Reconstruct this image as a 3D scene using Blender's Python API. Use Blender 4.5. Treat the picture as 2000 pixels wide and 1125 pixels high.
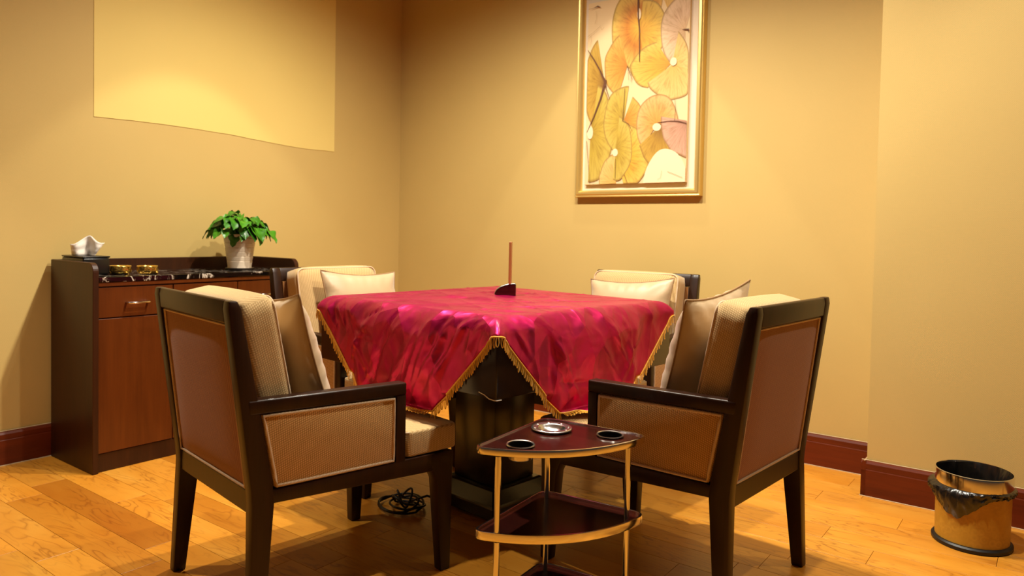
import bpy, bmesh, math, random
from mathutils import Vector, Matrix, noise

# ------------------------------------------------------------------ reset
for o in list(bpy.data.objects):
    bpy.data.objects.remove(o, do_unlink=True)
scene = bpy.context.scene
col = scene.collection
random.seed(7)
PI = math.pi

# ------------------------------------------------------------------ camera
YAW, PITCH, ROLL, FPX, CYPX, CAMH = -.6443, .0317, .0198, 1437.0, 497.4, 1.05
def _cam_axes():
    cy, sy, cp, sp = math.cos(YAW), math.sin(YAW), math.cos(PITCH), math.sin(PITCH)
    fw = Vector((sy*cp, cy*cp, -sp)); rt = Vector((cy, -sy, 0)); up = rt.cross(fw)
    cr, sr = math.cos(ROLL), math.sin(ROLL)
    return rt*cr+up*sr, up*cr-rt*sr, fw
_r, _u, _f = _cam_axes()
cam_data = bpy.data.cameras.new('camera')
cam = bpy.data.objects.new('camera', cam_data); col.objects.link(cam)
cam.matrix_world = Matrix(((_r.x, _u.x, -_f.x, 0), (_r.y, _u.y, -_f.y, 0), (_r.z, _u.z, -_f.z, CAMH), (0, 0, 0, 1)))
cam_data.sensor_fit = 'HORIZONTAL'; cam_data.sensor_width = 36
cam_data.lens = FPX/2000*36
cam_data.shift_y = (CYPX-562.5)/2000
cam_data.clip_start = .05
cam_data.dof.use_dof = True; cam_data.dof.focus_distance = 2.35; cam_data.dof.aperture_fstop = 3.2
scene.camera = cam

# ------------------------------------------------------------------ world, exposure
w = bpy.data.worlds.new('world'); scene.world = w; w.use_nodes = True
w.node_tree.nodes['Background'].inputs[0].default_value = (1, .8, .55, 1)
w.node_tree.nodes['Background'].inputs[1].default_value = .02
vs = scene.view_settings
vs.view_transform = 'Standard'; vs.look = 'None'; vs.gamma = 1; vs.use_curve_mapping = False
vs.exposure = 0.88

# ------------------------------------------------------------------ lamps of the room
# (x, y, watts, half angle tangent, blend, what it is above, colour)
CEIL = 2.90
WARM = (1.0, .92, .77)
LAMPS = [
    (-2.20, 2.10, 106, 4.6, .85, 'round recessed ceiling downlight over the left half of the table', WARM),
    (-1.45, 2.15, 110, 3.6, .9, 'round recessed ceiling downlight over the middle of the table', WARM),
    (-0.55, 2.10, 72, 3.3, .9, 'round recessed ceiling downlight over the right-hand chair', WARM),
    (-1.90, 3.12, 22, .60, .08, 'round recessed ceiling downlight in front of the framed painting', WARM),
    (-2.88, 2.00, 20, .736, .16, 'round recessed ceiling downlight above the cabinet', WARM),
    (0.20, 2.85, 26, .95, .55, 'round recessed ceiling downlight near the waste bin', WARM),
    (-2.78, 0.75, 60, .62, .55, 'added unseen ceiling downlight brightening the left wall and bare floor', WARM),  # added lamp, lifts the lower left wall and the floor beside it
]

# ------------------------------------------------------------------ helpers
def s2l(c):
    return c/12.92 if c <= .04045 else ((c+.055)/1.055)**2.4
def rgb(r, g, b):
    return (s2l(r/255), s2l(g/255), s2l(b/255), 1)

def obj(name, me, mat=None, parent=None, kind=None, label=None, cat=None, group=None, smooth=False):
    if isinstance(me, bmesh.types.BMesh):
        bm = me
        bmesh.ops.recalc_face_normals(bm, faces=bm.faces)
        me = bpy.data.meshes.new(name); bm.to_mesh(me); bm.free()
    o = bpy.data.objects.new(name, me); col.objects.link(o)
    if mat is not None and not me.materials:
        me.materials.append(mat)
    if parent is not None: o.parent = parent
    if smooth:
        for p in me.polygons: p.use_smooth = True
        if smooth != True:
            me.set_sharp_from_angle(angle=smooth)
    if kind: o['kind'] = kind
    if label: o['label'] = label
    if cat: o['category'] = cat
    if group: o['group'] = group
    return o

def thing(name, label, cat, loc=(0, 0, 0), rz=0, group=None):
    o = bpy.data.objects.new(name, None); col.objects.link(o)
    o.empty_display_size = .1
    o.location = loc; o.rotation_euler = (0, 0, rz)
    o['label'] = label; o['category'] = cat
    if group: o['group'] = group
    return o

def copy_tree(o, parent=None):
    c = o.copy(); col.objects.link(c); c.parent = parent
    for ch in list(o.children):
        copy_tree(ch, c)
    return c

def box(bm, x0, x1, y0, y1, z0, z1):
    vs_ = [bm.verts.new(p) for p in ((x0,y0,z0),(x1,y0,z0),(x1,y1,z0),(x0,y1,z0),(x0,y0,z1),(x1,y0,z1),(x1,y1,z1),(x0,y1,z1))]
    fs = [bm.faces.new([vs_[i] for i in q]) for q in ((3,2,1,0),(4,5,6,7),(0,1,5,4),(1,2,6,5),(2,3,7,6),(3,0,4,7))]
    return vs_, fs

def bevel_all(bm, r, seg=2):
    bmesh.ops.recalc_face_normals(bm, faces=bm.faces)
    bmesh.ops.bevel(bm, geom=list(bm.edges)+list(bm.verts), offset=r, segments=seg, profile=.5, affect='EDGES', clamp_overlap=True)

def bbox(x0, x1, y0, y1, z0, z1, r=0, seg=2):
    bm = bmesh.new(); box(bm, x0, x1, y0, y1, z0, z1)
    if r: bevel_all(bm, r, seg)
    return bm

def loft(rects, r=0, seg=2):
    """rects: list of (x0,x1,y0,y1,z) stacked; optional per-rect z pair for sloped ends"""
    bm = bmesh.new(); rings = []
    for x0, x1, y0, y1, z in rects:
        z0, z1 = z if isinstance(z, tuple) else (z, z)
        rings.append([bm.verts.new(p) for p in ((x0,y0,z0),(x1,y0,z0),(x1,y1,z1),(x0,y1,z1))])
    bm.faces.new(rings[0][::-1]); bm.faces.new(rings[-1])
    for a, b in zip(rings, rings[1:]):
        for i in range(4):
            bm.faces.new((a[i], a[(i+1) % 4], b[(i+1) % 4], b[i]))
    if r:
        bmesh.ops.recalc_face_normals(bm, faces=bm.faces)
        ed = [e for e in bm.edges if len(e.link_faces) == 2 and e.calc_face_angle(0) > .6]
        bmesh.ops.bevel(bm, geom=ed, offset=r, segments=seg, profile=.5, affect='EDGES', clamp_overlap=True)
    return bm

def prism(pts, axis, a, b, r=0, seg=2):
    """extrude a 2D outline; axis 0: pts=(y,z), axis 1: pts=(x,z), axis 2: pts=(x,y)"""
    bm = bmesh.new()
    def P(p, t):
        return (t, p[0], p[1]) if axis == 0 else ((p[0], t, p[1]) if axis == 1 else (p[0], p[1], t))
    A = [bm.verts.new(P(p, a)) for p in pts]; B = [bm.verts.new(P(p, b)) for p in pts]
    n = len(pts)
    bm.faces.new(A[::-1]); bm.faces.new(B)
    for i in range(n):
        bm.faces.new((A[i], A[(i+1) % n], B[(i+1) % n], B[i]))
    if r:
        bmesh.ops.recalc_face_normals(bm, faces=bm.faces)
        ed = [e for e in bm.edges if len(e.link_faces) == 2 and e.calc_face_angle(0) > .6]
        bmesh.ops.bevel(bm, geom=ed, offset=r, segments=seg, profile=.5, affect='EDGES', clamp_overlap=True)
    return bm

def tube(bm, pts, r, n=8, closed=False, cap=True, rad=None):
    pts = [Vector(p) for p in pts]; m = len(pts)
    rings = []; prev = None
    for i in range(m):
        if closed: t = pts[(i+1) % m]-pts[i-1]
        else: t = pts[min(i+1, m-1)]-pts[max(i-1, 0)]
        if t.length < 1e-9: t = Vector((0, 0, 1))
        t.normalize()
        if prev is None:
            a = t.orthogonal().normalized()
        else:
            a = prev-t*prev.dot(t)
            if a.length < 1e-6: a = t.orthogonal()
            a.normalize()
        prev = a; b = t.cross(a)
        rr = rad[i] if rad else r
        rings.append([bm.verts.new(pts[i]+(a*math.cos(2*PI*k/n)+b*math.sin(2*PI*k/n))*rr) for k in range(n)])
    for i in range(m if closed else m-1):
        A, B = rings[i], rings[(i+1) % m]
        sh = 0
        if closed and i == m-1:
            sh = min(range(n), key=lambda s: (A[0].co-B[s].co).length)
        for k in range(n):
            bm.faces.new((A[k], A[(k+1) % n], B[(k+1+sh) % n], B[(k+sh) % n]))
    if cap and not closed:
        bm.faces.new(rings[0][::-1]); bm.faces.new(rings[-1])

def lathe(bm, prof, n=40, cx=0, cy=0, sx=1, sy=1):
    rings = []
    for r, z in prof:
        if r < 1e-6: rings.append([bm.verts.new((cx, cy, z))])
        else: rings.append([bm.verts.new((cx+r*sx*math.cos(2*PI*k/n), cy+r*sy*math.sin(2*PI*k/n), z)) for k in range(n)])
    for a, b in zip(rings, rings[1:]):
        for k in range(n):
            k2 = (k+1) % n
            if len(a) == 1 and len(b) == 1: continue
            if len(a) == 1: bm.faces.new((a[0], b[k], b[k2]))
            elif len(b) == 1: bm.faces.new((a[k], a[k2], b[0]))
            else: bm.faces.new((a[k], a[k2], b[k2], b[k]))

def rrect(x0, x1, y0, y1, r, n=5):
    out = []
    for cx, cy, a0 in ((x1-r, y1-r, 0), (x0+r, y1-r, 90), (x0+r, y0+r, 180), (x1-r, y0+r, 270)):
        for i in range(n+1):
            a = math.radians(a0+90*i/n); out.append((cx+r*math.cos(a), cy+r*math.sin(a)))
    return out

# ------------------------------------------------------------------ materials
class NT:
    def __init__(s, name):
        s.m = bpy.data.materials.new(name); s.m.use_nodes = True
        s.t = s.m.node_tree; s.b = s.t.nodes['Principled BSDF']
    def n(s, kind, **kw):
        nd = s.t.nodes.new(kind)
        for k, v in kw.items():
            if k.startswith('i_'):
                key = k[2:]
                nd.inputs[int(key) if key.isdigit() else key.replace('_', ' ')].default_value = v
            else: setattr(nd, k, v)
        return nd
    def l(s, a, b): s.t.links.new(a, b)
    def set(s, **kw):
        for k, v in kw.items(): s.b.inputs[k.replace('_', ' ')].default_value = v
        return s
    def coords(s, scale=(1, 1, 1), rot=(0, 0, 0), out='Object'):
        tc = s.n('ShaderNodeTexCoord'); mp = s.n('ShaderNodeMapping')
        mp.inputs['Scale'].default_value = scale; mp.inputs['Rotation'].default_value = rot
        s.l(tc.outputs[out], mp.inputs[0]); return mp.outputs[0]
    def ramp(s, fac, stops):
        r = s.n('ShaderNodeValToRGB'); e = r.color_ramp.elements
        while len(e) < len(stops): e.new(.5)
        for i, (p, c) in enumerate(stops): e[i].position = p; e[i].color = c
        s.l(fac, r.inputs[0]); return r.outputs[0]
    def mix(s, fac, a, b, typ='MIX'):
        m = s.n('ShaderNodeMix', data_type='RGBA', blend_type=typ)
        for sock, v in ((m.inputs[0], fac), (m.inputs[6], a), (m.inputs[7], b)):
            if hasattr(v, 'links'): s.l(v, sock)
            else: sock.default_value = v
        return m.outputs[2]
    def math(s, op, a, b=0.0):
        m = s.n('ShaderNodeMath', operation=op)
        for sock, v in ((m.inputs[0], a), (m.inputs[1], b)):
            if hasattr(v, 'links'): s.l(v, sock)
            else: sock.default_value = v
        return m.outputs[0]
    def bump(s, h, strength=.3, dist=.001):
        b = s.n('ShaderNodeBump'); b.inputs['Strength'].default_value = strength; b.inputs['Distance'].default_value = dist
        s.l(h, b.inputs['Height']); s.l(b.outputs[0], s.b.inputs['Normal'])
    def noise(s, vec, scale=5, detail=3, rough=.5, dist=0):
        n_ = s.n('ShaderNodeTexNoise'); n_.inputs['Scale'].default_value = scale; n_.inputs['Detail'].default_value = detail
        n_.inputs['Roughness'].default_value = rough; n_.inputs['Distortion'].default_value = dist
        s.l(vec, n_.inputs['Vector']); return n_.outputs[0]
    def wave(s, vec, scale=5, dist=0, detail=1, direction='X', typ='BANDS', profile='SIN'):
        n_ = s.n('ShaderNodeTexWave', wave_type=typ, wave_profile=profile)
        if typ == 'BANDS': n_.bands_direction = direction
        n_.inputs['Scale'].default_value = scale; n_.inputs['Distortion'].default_value = dist; n_.inputs['Detail'].default_value = detail
        s.l(vec, n_.inputs['Vector']); return n_.outputs[1]

def m_plain(name, c, rough=.5, metal=0, **kw):
    t = NT(name); t.set(Base_Color=c, Roughness=rough, Metallic=metal)
    for k, v in kw.items(): t.b.inputs[k.replace('_', ' ')].default_value = v
    v = t.coords(); t.bump(t.noise(v, 60, 2), .04, .001)
    return t.m

def m_wallpaper():
    t = NT('wallpaper')
    v = t.coords((1, 1, 1))
    n1 = t.noise(v, 1.3, 3)
    c = t.ramp(n1, [(.3, rgb(202, 175, 108)), (.7, rgb(208, 181, 114))])
    w1 = t.wave(v, 95, .6, 1, 'DIAGONAL'); w2 = t.wave(t.coords((1, 1, -1)), 95, .6, 1, 'DIAGONAL')
    wv = t.math('MULTIPLY', w1, w2)
    c2 = t.mix(t.math('MULTIPLY', wv, .22), c, rgb(180, 146, 82))
    t.l(c2, t.b.inputs['Base Color'])
    t.set(Roughness=.62, Specular_IOR_Level=.25)
    t.bump(wv, .12, .0015)
    return t.m

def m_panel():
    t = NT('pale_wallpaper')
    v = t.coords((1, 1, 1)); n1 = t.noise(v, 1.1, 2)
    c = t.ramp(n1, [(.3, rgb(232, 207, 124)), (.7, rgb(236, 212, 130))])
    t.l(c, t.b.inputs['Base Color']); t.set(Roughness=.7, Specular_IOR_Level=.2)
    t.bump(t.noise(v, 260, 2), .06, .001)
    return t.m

def m_wood(name, c0, c1, rough=.32, coat=.35, axis=2, gs=1.0):
    t = NT(name)
    sc = [9, 9, 9]; sc[axis] = .9
    v = t.coords(tuple(q*gs for q in sc))
    n1 = t.noise(v, 3, 5, .6, .6)
    fine = t.noise(t.coords(tuple((70 if i != axis else 2.5)*gs for i in range(3))), 3, 3)
    f = t.math('ADD', t.math('MULTIPLY', n1, .7), t.math('MULTIPLY', fine, .3))
    c = t.ramp(f, [(.32, c0), (.68, c1)])
    t.l(c, t.b.inputs['Base Color'])
    t.set(Roughness=rough, Coat_Weight=coat, Coat_Roughness=.18, Specular_IOR_Level=.3)
    t.bump(fine, .05, .0008)
    return t.m

def m_floor():
    t = NT('oak_plank')
    oi = t.n('ShaderNodeObjectInfo')
    tc = t.n('ShaderNodeTexCoord')
    off = t.n('ShaderNodeVectorMath', operation='SCALE'); 
    cmb = t.n('ShaderNodeCombineXYZ'); t.l(oi.outputs['Random'], cmb.inputs[0]); t.l(oi.outputs['Random'], cmb.inputs[1])
    t.l(cmb.outputs[0], off.inputs[0]); off.inputs['Scale'].default_value = 37.0
    add = t.n('ShaderNodeVectorMath', operation='ADD'); t.l(tc.outputs['Object'], add.inputs[0]); t.l(off.outputs[0], add.inputs[1])
    def mp(scale):
        m = t.n('ShaderNodeMapping'); m.inputs['Scale'].default_value = scale; t.l(add.outputs[0], m.inputs[0]); return m.outputs[0]
    big = t.noise(mp((1.1, 5, 5)), 2.0, 3, .55, .4)
    rings = t.n('ShaderNodeMath', operation='FRACT')
    mul = t.math('MULTIPLY', big, 11.0); t.l(mul, rings.inputs[0])
    line = t.math('POWER', t.math('ABSOLUTE', t.math('SUBTRACT', t.math('MULTIPLY', rings.outputs[0], 2.0), 1.0)), 5.0)
    patch = t.noise(mp((1.5, 4, 4)), 1.7, 2)
    fine = t.noise(mp((5, 90, 90)), 3, 3, .6)
    base = t.ramp(patch, [(.3, rgb(212, 138, 38)), (.55, rgb(224, 154, 52)), (.75, rgb(232, 168, 66))])
    base = t.mix(t.math('MULTIPLY', fine, .28), base, rgb(196, 118, 36))
    msk = t.math('MULTIPLY', line, t.math('MULTIPLY', t.math('SUBTRACT', t.noise(mp((2, 5, 5)), 1.3, 2), .34), 2.2))
    msk.node.use_clamp = True
    base = t.mix(msk, base, rgb(140, 72, 16))
    base = t.mix(1.0, base, oi.outputs['Color'], 'MULTIPLY')
    t.l(base, t.b.inputs['Base Color'])
    t.set(Roughness=.34, Coat_Weight=.25, Coat_Roughness=.22)
    t.bump(fine, .08, .0006)
    return t.m

def m_fabric(name, c0, c1, scale=150, strength=.5, rough=.9):
    t = NT(name)
    v = t.coords((1, 1, 1))
    a = t.wave(t.coords((1, 1, 1), (.6, .8, .75)), scale/2.4, .3, 1, 'X', profile='TRI')
    b = t.wave(t.coords((1, 1, 1), (-.7, .75, -.8)), scale/2.4, .3, 1, 'Y', profile='TRI')
    wv = t.math('MULTIPLY', a, b)
    n_ = t.noise(v, 400, 2)
    f = t.math('ADD', t.math('MULTIPLY', wv, .75), t.math('MULTIPLY', n_, .35))
    c = t.ramp(f, [(.1, c0), (.65, c1)])
    t.l(c, t.b.inputs['Base Color'])
    t.set(Roughness=rough, Sheen_Weight=.25, Sheen_Roughness=.5, Specular_IOR_Level=.2)
    t.bump(f, strength, .0012)
    return t.m

def m_satin():
    t = NT('crimson_satin')
    v = t.coords((1, 1, 1))
    n0 = t.noise(v, 9, 3, .6, .8)
    c = t.ramp(n0, [(.3, (.44, .003, .07, 1)), (.7, (.56, .008, .11, 1))])
    t.l(c, t.b.inputs['Base Color'])
    t.set(Roughness=.41, Metallic=.8, Specular_IOR_Level=.5, Coat_Weight=.22, Coat_Roughness=.27)
    t.b.inputs['Coat Tint'].default_value = (1, .8, .9, 1)
    def vor(vec, scale):
        n_ = t.n('ShaderNodeTexVoronoi', feature='F1'); n_.inputs['Scale'].default_value = scale; t.l(vec, n_.inputs['Vector']); return n_.outputs['Distance']
    wv = t.coords((1, 1, .55), (.3, .5, .2))
    gate = t.math('MULTIPLY', t.math('SUBTRACT', t.noise(v, 3.2, 2), .36), 3.5); gate.node.use_clamp = True
    mus = t.math('ADD', vor(wv, 5.5), t.math('MULTIPLY', t.math('MULTIPLY', vor(wv, 14), gate), .5))
    mus = t.math('ADD', mus, t.math('MULTIPLY', t.noise(v, 9, 2), .35))
    t.bump(mus, .75, .055)
    return t.m

def m_marble():
    t = NT('black_marble')
    v = t.coords((1, 1, 1))
    n0 = t.noise(v, 5, 5, .6, 1.5)
    e = t.math('ABSOLUTE', t.math('SUBTRACT', n0, .5))
    c = t.ramp(e, [(.0, rgb(225, 215, 200)), (.012, rgb(110, 95, 80)), (.03, rgb(14, 10, 9)), (1, rgb(10, 8, 8))])
    t.l(c, t.b.inputs['Base Color']); t.set(Roughness=.07, Specular_IOR_Level=.6)
    return t.m

def m_leafpaint(name, c_in, c_mid, c_out, ring=False):
    t = NT(name)
    uv = t.n('ShaderNodeUVMap'); uv.uv_map = 'fan'
    sp = t.n('ShaderNodeSeparateXYZ'); t.l(uv.outputs[0], sp.inputs[0])
    ang, rad = sp.outputs[0], sp.outputs[1]
    base = t.ramp(rad, [(.0, c_in), (.45, c_mid), (1.0, c_out)])
    cmb = t.n('ShaderNodeCombineXYZ'); t.l(t.math('MULTIPLY', ang, 16.0), cmb.inputs[0]); t.l(t.math('MULTIPLY', rad, 1.2), cmb.inputs[1])
    st = t.noise(cmb.outputs[0], 2.2, 3, .6)
    dark = t.mix(1.0, base, (.48, .32, .14, 1), 'MULTIPLY')
    fac = t.math('MULTIPLY', t.math('SUBTRACT', st, .47), 2.6); fac.node.use_clamp = True
    c = t.mix(t.math('MULTIPLY', fac, .95), base, dark)
    edge = t.ramp(rad, [(.93, (0, 0, 0, 1)), (.99, (.8, .8, .8, 1))])
    c = t.mix(edge, c, rgb(140, 100, 40))
    t.l(c, t.b.inputs['Base Color']); t.set(Roughness=.6)
    return t.m

M = {}
M['wall'] = m_wallpaper(); M['panel'] = m_panel()
M['ceil'] = m_plain('ceiling_paint', rgb(150, 124, 84), .85)
M['floor'] = m_floor()
M['subfloor'] = m_plain('floor_underlay', rgb(52, 30, 12), .9)
M['cherry'] = m_wood('cherry_skirting', rgb(84, 28, 7), rgb(112, 42, 13), .42, .08, 0, .6)
M['cherry_y'] = m_wood('cherry_skirting_side', rgb(84, 28, 7), rgb(112, 42, 13), .42, .08, 1, .6)
M['caulk'] = m_plain('caulk', rgb(205, 180, 140), .8)
M['dark'] = m_wood('espresso_wood', rgb(32, 14, 4), rgb(50, 24, 8), .38, .06, 2)
M['cabdark'] = m_wood('walnut_carcass', rgb(44, 19, 4), rgb(62, 29, 7), .42, .05, 2, .7)
M['cabdoor'] = m_wood('cherry_front', rgb(84, 38, 7), rgb(104, 50, 11), .36, .15, 2, .6)
M['fabric'] = m_fabric('tan_weave', rgb(150, 106, 50), rgb(226, 180, 110))
M['backfab_shaded'] = m_fabric('tan_weave_shaded', rgb(128, 78, 32), rgb(174, 118, 60), 190, .35)  # same tan cloth as the arms, shade of the chair back put into its colour
M['cushion'] = m_fabric('cream_weave', rgb(168, 134, 84), rgb(220, 188, 134), 150, .5)
M['piping'] = m_fabric('piping_cord', rgb(190, 158, 118), rgb(236, 210, 176), 260, .4)
t = NT('beige_satin'); v = t.coords(); t.l(t.ramp(t.noise(v, 6, 3), [(.3, rgb(184, 158, 120)), (.7, rgb(198, 173, 136))]), t.b.inputs['Base Color'])
t.set(Roughness=.42, Sheen_Weight=.3, Specular_IOR_Level=.45); t.bump(t.noise(v, 300, 2), .08, .001); M['pillow'] = t.m
M['pillowpipe'] = m_plain('pillow_cord', rgb(150, 116, 76), .7)
M['satin'] = m_satin()
M['gold_thread'] = m_plain('gold_thread', rgb(250, 188, 48), .45, 0, Sheen_Weight=.3)
M['blackwood'] = m_wood('table_black_brown', rgb(26, 14, 8), rgb(40, 22, 12), .28, .5, 2)
M['marble'] = m_marble()
M['chrome'] = m_plain('chrome', (.82, .80, .78, 1), .12, 1)
M['steel'] = m_plain('brushed_steel', (.62, .60, .57, 1), .25, 1)
M['holeblack'] = m_plain('cup_inside', rgb(40, 34, 28), .35, .6)
M['mahog'] = m_wood('mahogany_laminate', rgb(40, 9, 4), rgb(62, 17, 9), .24, .3, 0)
M['rubber'] = m_plain('black_rubber', rgb(16, 14, 13), .45)
M['gilt'] = m_plain('gold_metal', (.95, .66, .16, 1), .22, 1)
M['goldframe'] = m_plain('gold_frame', (.80, .58, .20, 1), .36, .75)
M['goldframe2'] = m_plain('gold_frame_edge', (.62, .42, .10, 1), .4, .75)
M['linen'] = m_plain('linen_liner', rgb(226, 210, 184), .9)
M['canvas'] = m_plain('canvas_ground', rgb(228, 200, 152), .75)
M['stroke'] = m_plain('brown_ink', rgb(96, 56, 30), .7)
M['ink'] = m_plain('thin_ink', rgb(150, 112, 66), .7)
M['cream'] = m_plain('cream_paint', rgb(240, 214, 172), .75)
M['paper'] = m_plain('tissue_paper', rgb(248, 240, 228), .85)
M['blackbox'] = m_plain('black_lacquer', rgb(18, 15, 14), .3)
M['ceramic'] = m_plain('white_ceramic', rgb(240, 222, 198), .35)
M['potring'] = m_plain('pot_groove', rgb(178, 140, 100), .5)
M['soil'] = m_plain('soil', rgb(48, 32, 20), .95)
M['saucer'] = m_plain('dark_saucer', rgb(40, 32, 28), .4)
t = NT('leaf_green'); v = t.coords(); oi = t.n('ShaderNodeObjectInfo')
t.l(t.mix(oi.outputs['Random'], t.ramp(t.noise(v, 30, 3), [(.3, rgb(24, 74, 8)), (.7, rgb(50, 116, 16))]), t.ramp(t.noise(v, 30, 3), [(.3, rgb(52, 120, 16)), (.7, rgb(86, 152, 30))])), t.b.inputs['Base Color'])
t.set(Roughness=.38, Specular_IOR_Level=.5); M['leaf'] = t.m
M['stem'] = m_plain('stem_green', rgb(96, 140, 50), .5)
M['bag'] = m_plain('black_plastic_film', rgb(20, 17, 15), .24, 0, Specular_IOR_Level=.7)
t = NT('paisley_wrap'); v = t.coords((1, 1, 1))
vor = t.n('ShaderNodeTexVoronoi', feature='F1'); vor.inputs['Scale'].default_value = 42; t.l(v, vor.inputs['Vector'])
ring = t.math('PINGPONG', vor.outputs['Distance'], .22)
gate = t.noise(v, 14, 2)
f = t.math('MULTIPLY', t.math('MULTIPLY', ring, 3.0), t.math('SUBTRACT', gate, .3)); f.node.use_clamp = True
t.l(t.mix(f, t.ramp(t.noise(v, 25, 3), [(.3, rgb(176, 130, 36)), (.7, rgb(188, 140, 44))]), rgb(112, 70, 18)), t.b.inputs['Base Color'])
t.set(Roughness=.4); M['paisley'] = t.m
M['cable'] = m_plain('black_cable', rgb(14, 12, 11), .4)
M['brass'] = m_plain('brass_cap', (.85, .62, .3, 1), .3, 1)
M['boardwood'] = m_wood('sign_wood', rgb(150, 96, 48), rgb(186, 128, 72), .45, .1, 2)
t = NT('lamp_lens'); t.set(Base_Color=(1, .9, .75, 1), Emission_Color=(1, .8, .5, 1), Emission_Strength=6.0); M['lens'] = t.m

# ------------------------------------------------------------------ the room
XL, YB, YP, XP = -3.63, 3.545, 3.265, -.617     # left wall, back wall, pillar face, pillar side
XR, YF = 2.60, -2.60                             # where the room goes on behind the viewer
def wallbox(name, *a):
    return obj(name, bbox(*a), M['wall'], kind='structure')
wallbox('wall_left', XL-.12, XL, YF-.12, YB+.12, 0, CEIL)
wallbox('wall_back', XL, XP, YB, YB+.12, 0, CEIL)
wallbox('wall_pillar', XP, XR+.12, YP, YB+.12, 0, CEIL)
obj('ceiling', bbox(XL-.12, XR+.12, YF-.12, YB+.12, CEIL, CEIL+.1), M['ceil'], kind='structure')

floor = obj('floor', bbox(XL-.12, XR+.12, YF-.12, YB+.12, -.06, -.012), M['subfloor'], kind='structure')
PITCHY, PLEN = .127, .90
def plank_mesh(L, W):
    g, c, zt = .0007, .0003, 0.0
    bm = bmesh.new()
    x0, x1, y0, y1 = g, L-g, g, W-g
    lo = [bm.verts.new(p) for p in ((x0,y0,-.012),(x1,y0,-.012),(x1,y1,-.012),(x0,y1,-.012))]
    mi = [bm.verts.new(p) for p in ((x0,y0,-c*.7),(x1,y0,-c*.7),(x1,y1,-c*.7),(x0,y1,-c*.7))]
    hi = [bm.verts.new(p) for p in ((x0+c,y0+c,zt),(x1-c,y0+c,zt),(x1-c,y1-c,zt),(x0+c,y1-c,zt))]
    bm.faces.new(hi)
    for a, b in ((lo, mi), (mi, hi)):
        for i in range(4): bm.faces.new((a[i], a[(i+1) % 4], b[(i+1) % 4], b[i]))
    return bm
full = None
JOINTS = {1.172: -3.24, 3.077: -.767, 2.95: -.451, 2.569: -.479, 2.823: -.142}
YS, XS = 1.299-PITCHY*8, 1.70                    # beyond these the boards are out of sight: plain slabs
obj('floor_slab', bbox(XL, XR, YF, YS, -.012, 0), M['floor'], floor)
obj('floor_slab', bbox(XS, XR, YS, YP, -.012, 0), M['floor'], floor)
y = YS
rng = random.Random(11)
while y < YB:
    y0, y1 = y, min(y+PITCHY, YB)
    if y1-y0 > .01:
        key = [k for k in JOINTS if abs(k-y) < .03]
        start = JOINTS[key[0]] if key else XL + rng.random()*PLEN
        while start > XL: start -= PLEN
        x = start
        xe = XS if y < YP-.05 else XP+.001
        while x < xe:
            x0, x1 = max(x, XL), min(x+PLEN, xe)
            if x1-x0 > .01:
                fullp = abs(x1-x0-PLEN) < 1e-6 and abs(y1-y0-PITCHY) < 1e-6
                if fullp and full: p = obj('plank', full, None, floor)
                else:
                    p = obj('plank', plank_mesh(x1-x0, y1-y0), M['floor'], floor)
                    if fullp: full = p.data
                p.location = (x0, y0, 0)
                k = rng.uniform(.86, 1.05); hgr = rng.uniform(-.03, .03)
                p.color = (k, k*(1-hgr*.5), k*(1+hgr), 1)
                if key and abs(key[0]-1.172) < .01 and abs(x0+3.24) < .02: p.color = (.62, .50, .36, 1)
                elif rng.random() < .07: p.color = (.76, .68, .55, 1)
            x += PLEN
    y += PITCHY

# skirting boards: one moulded profile (distance from wall, height)
SK = [(0, 0), (.018, 0), (.018, .108), (.0168, .1105), (.0168, .1125), (.0176, .115), (.018, .134), (.013, .143), (.006, .145), (0, .145)]
def skirting(name, a, b, nrm, mat, extra=None):
    a, b, nrm = Vector(a), Vector(b), Vector(nrm)
    bm = bmesh.new()
    A = [bm.verts.new(a+nrm*d+Vector((0, 0, z))) for d, z in SK]
    B = [bm.verts.new(b+nrm*d+Vector((0, 0, z))) for d, z in SK]
    bm.faces.new(A); bm.faces.new(B[::-1])
    for i in range(len(SK)): bm.faces.new((A[i], A[(i+1) % len(SK)], B[(i+1) % len(SK)], B[i]))
    o = obj(name, bm, mat, kind='structure')
    bm = bmesh.new()
    for d, z in ((.005, .1465), (.0195, .0012)):
        tube(bm, [a+nrm*d+Vector((0, 0, z)), b+nrm*d+Vector((0, 0, z))], .0022, 6)
    obj('caulk_line', bm, M['caulk'], o)
skirting('baseboard_left', (XL, YF, 0), (XL, YB, 0), (1, 0, 0), M['cherry_y'])
skirting('baseboard_back', (XL, YB, 0), (XP, YB, 0), (0, -1, 0), M['cherry'])
skirting('baseboard_pillar', (XP-.018, YP, 0), (XR, YP, 0), (0, -1, 0), M['cherry'])
skirting('baseboard_pillar_side', (XP, YP-.018, 0), (XP, YB, 0), (-1, 0, 0), M['cherry_y'])

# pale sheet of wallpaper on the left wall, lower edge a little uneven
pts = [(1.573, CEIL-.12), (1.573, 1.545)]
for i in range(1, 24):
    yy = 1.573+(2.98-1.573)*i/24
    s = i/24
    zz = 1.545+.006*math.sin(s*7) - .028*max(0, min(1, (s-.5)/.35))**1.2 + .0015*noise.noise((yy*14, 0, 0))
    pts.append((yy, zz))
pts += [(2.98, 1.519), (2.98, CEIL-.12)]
obj('wall_panel', prism(pts, 0, XL, XL+.0025), M['panel'], label='plain pale yellow rectangular sheet on the left wall above the cabinet', cat='wall panel')

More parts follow.
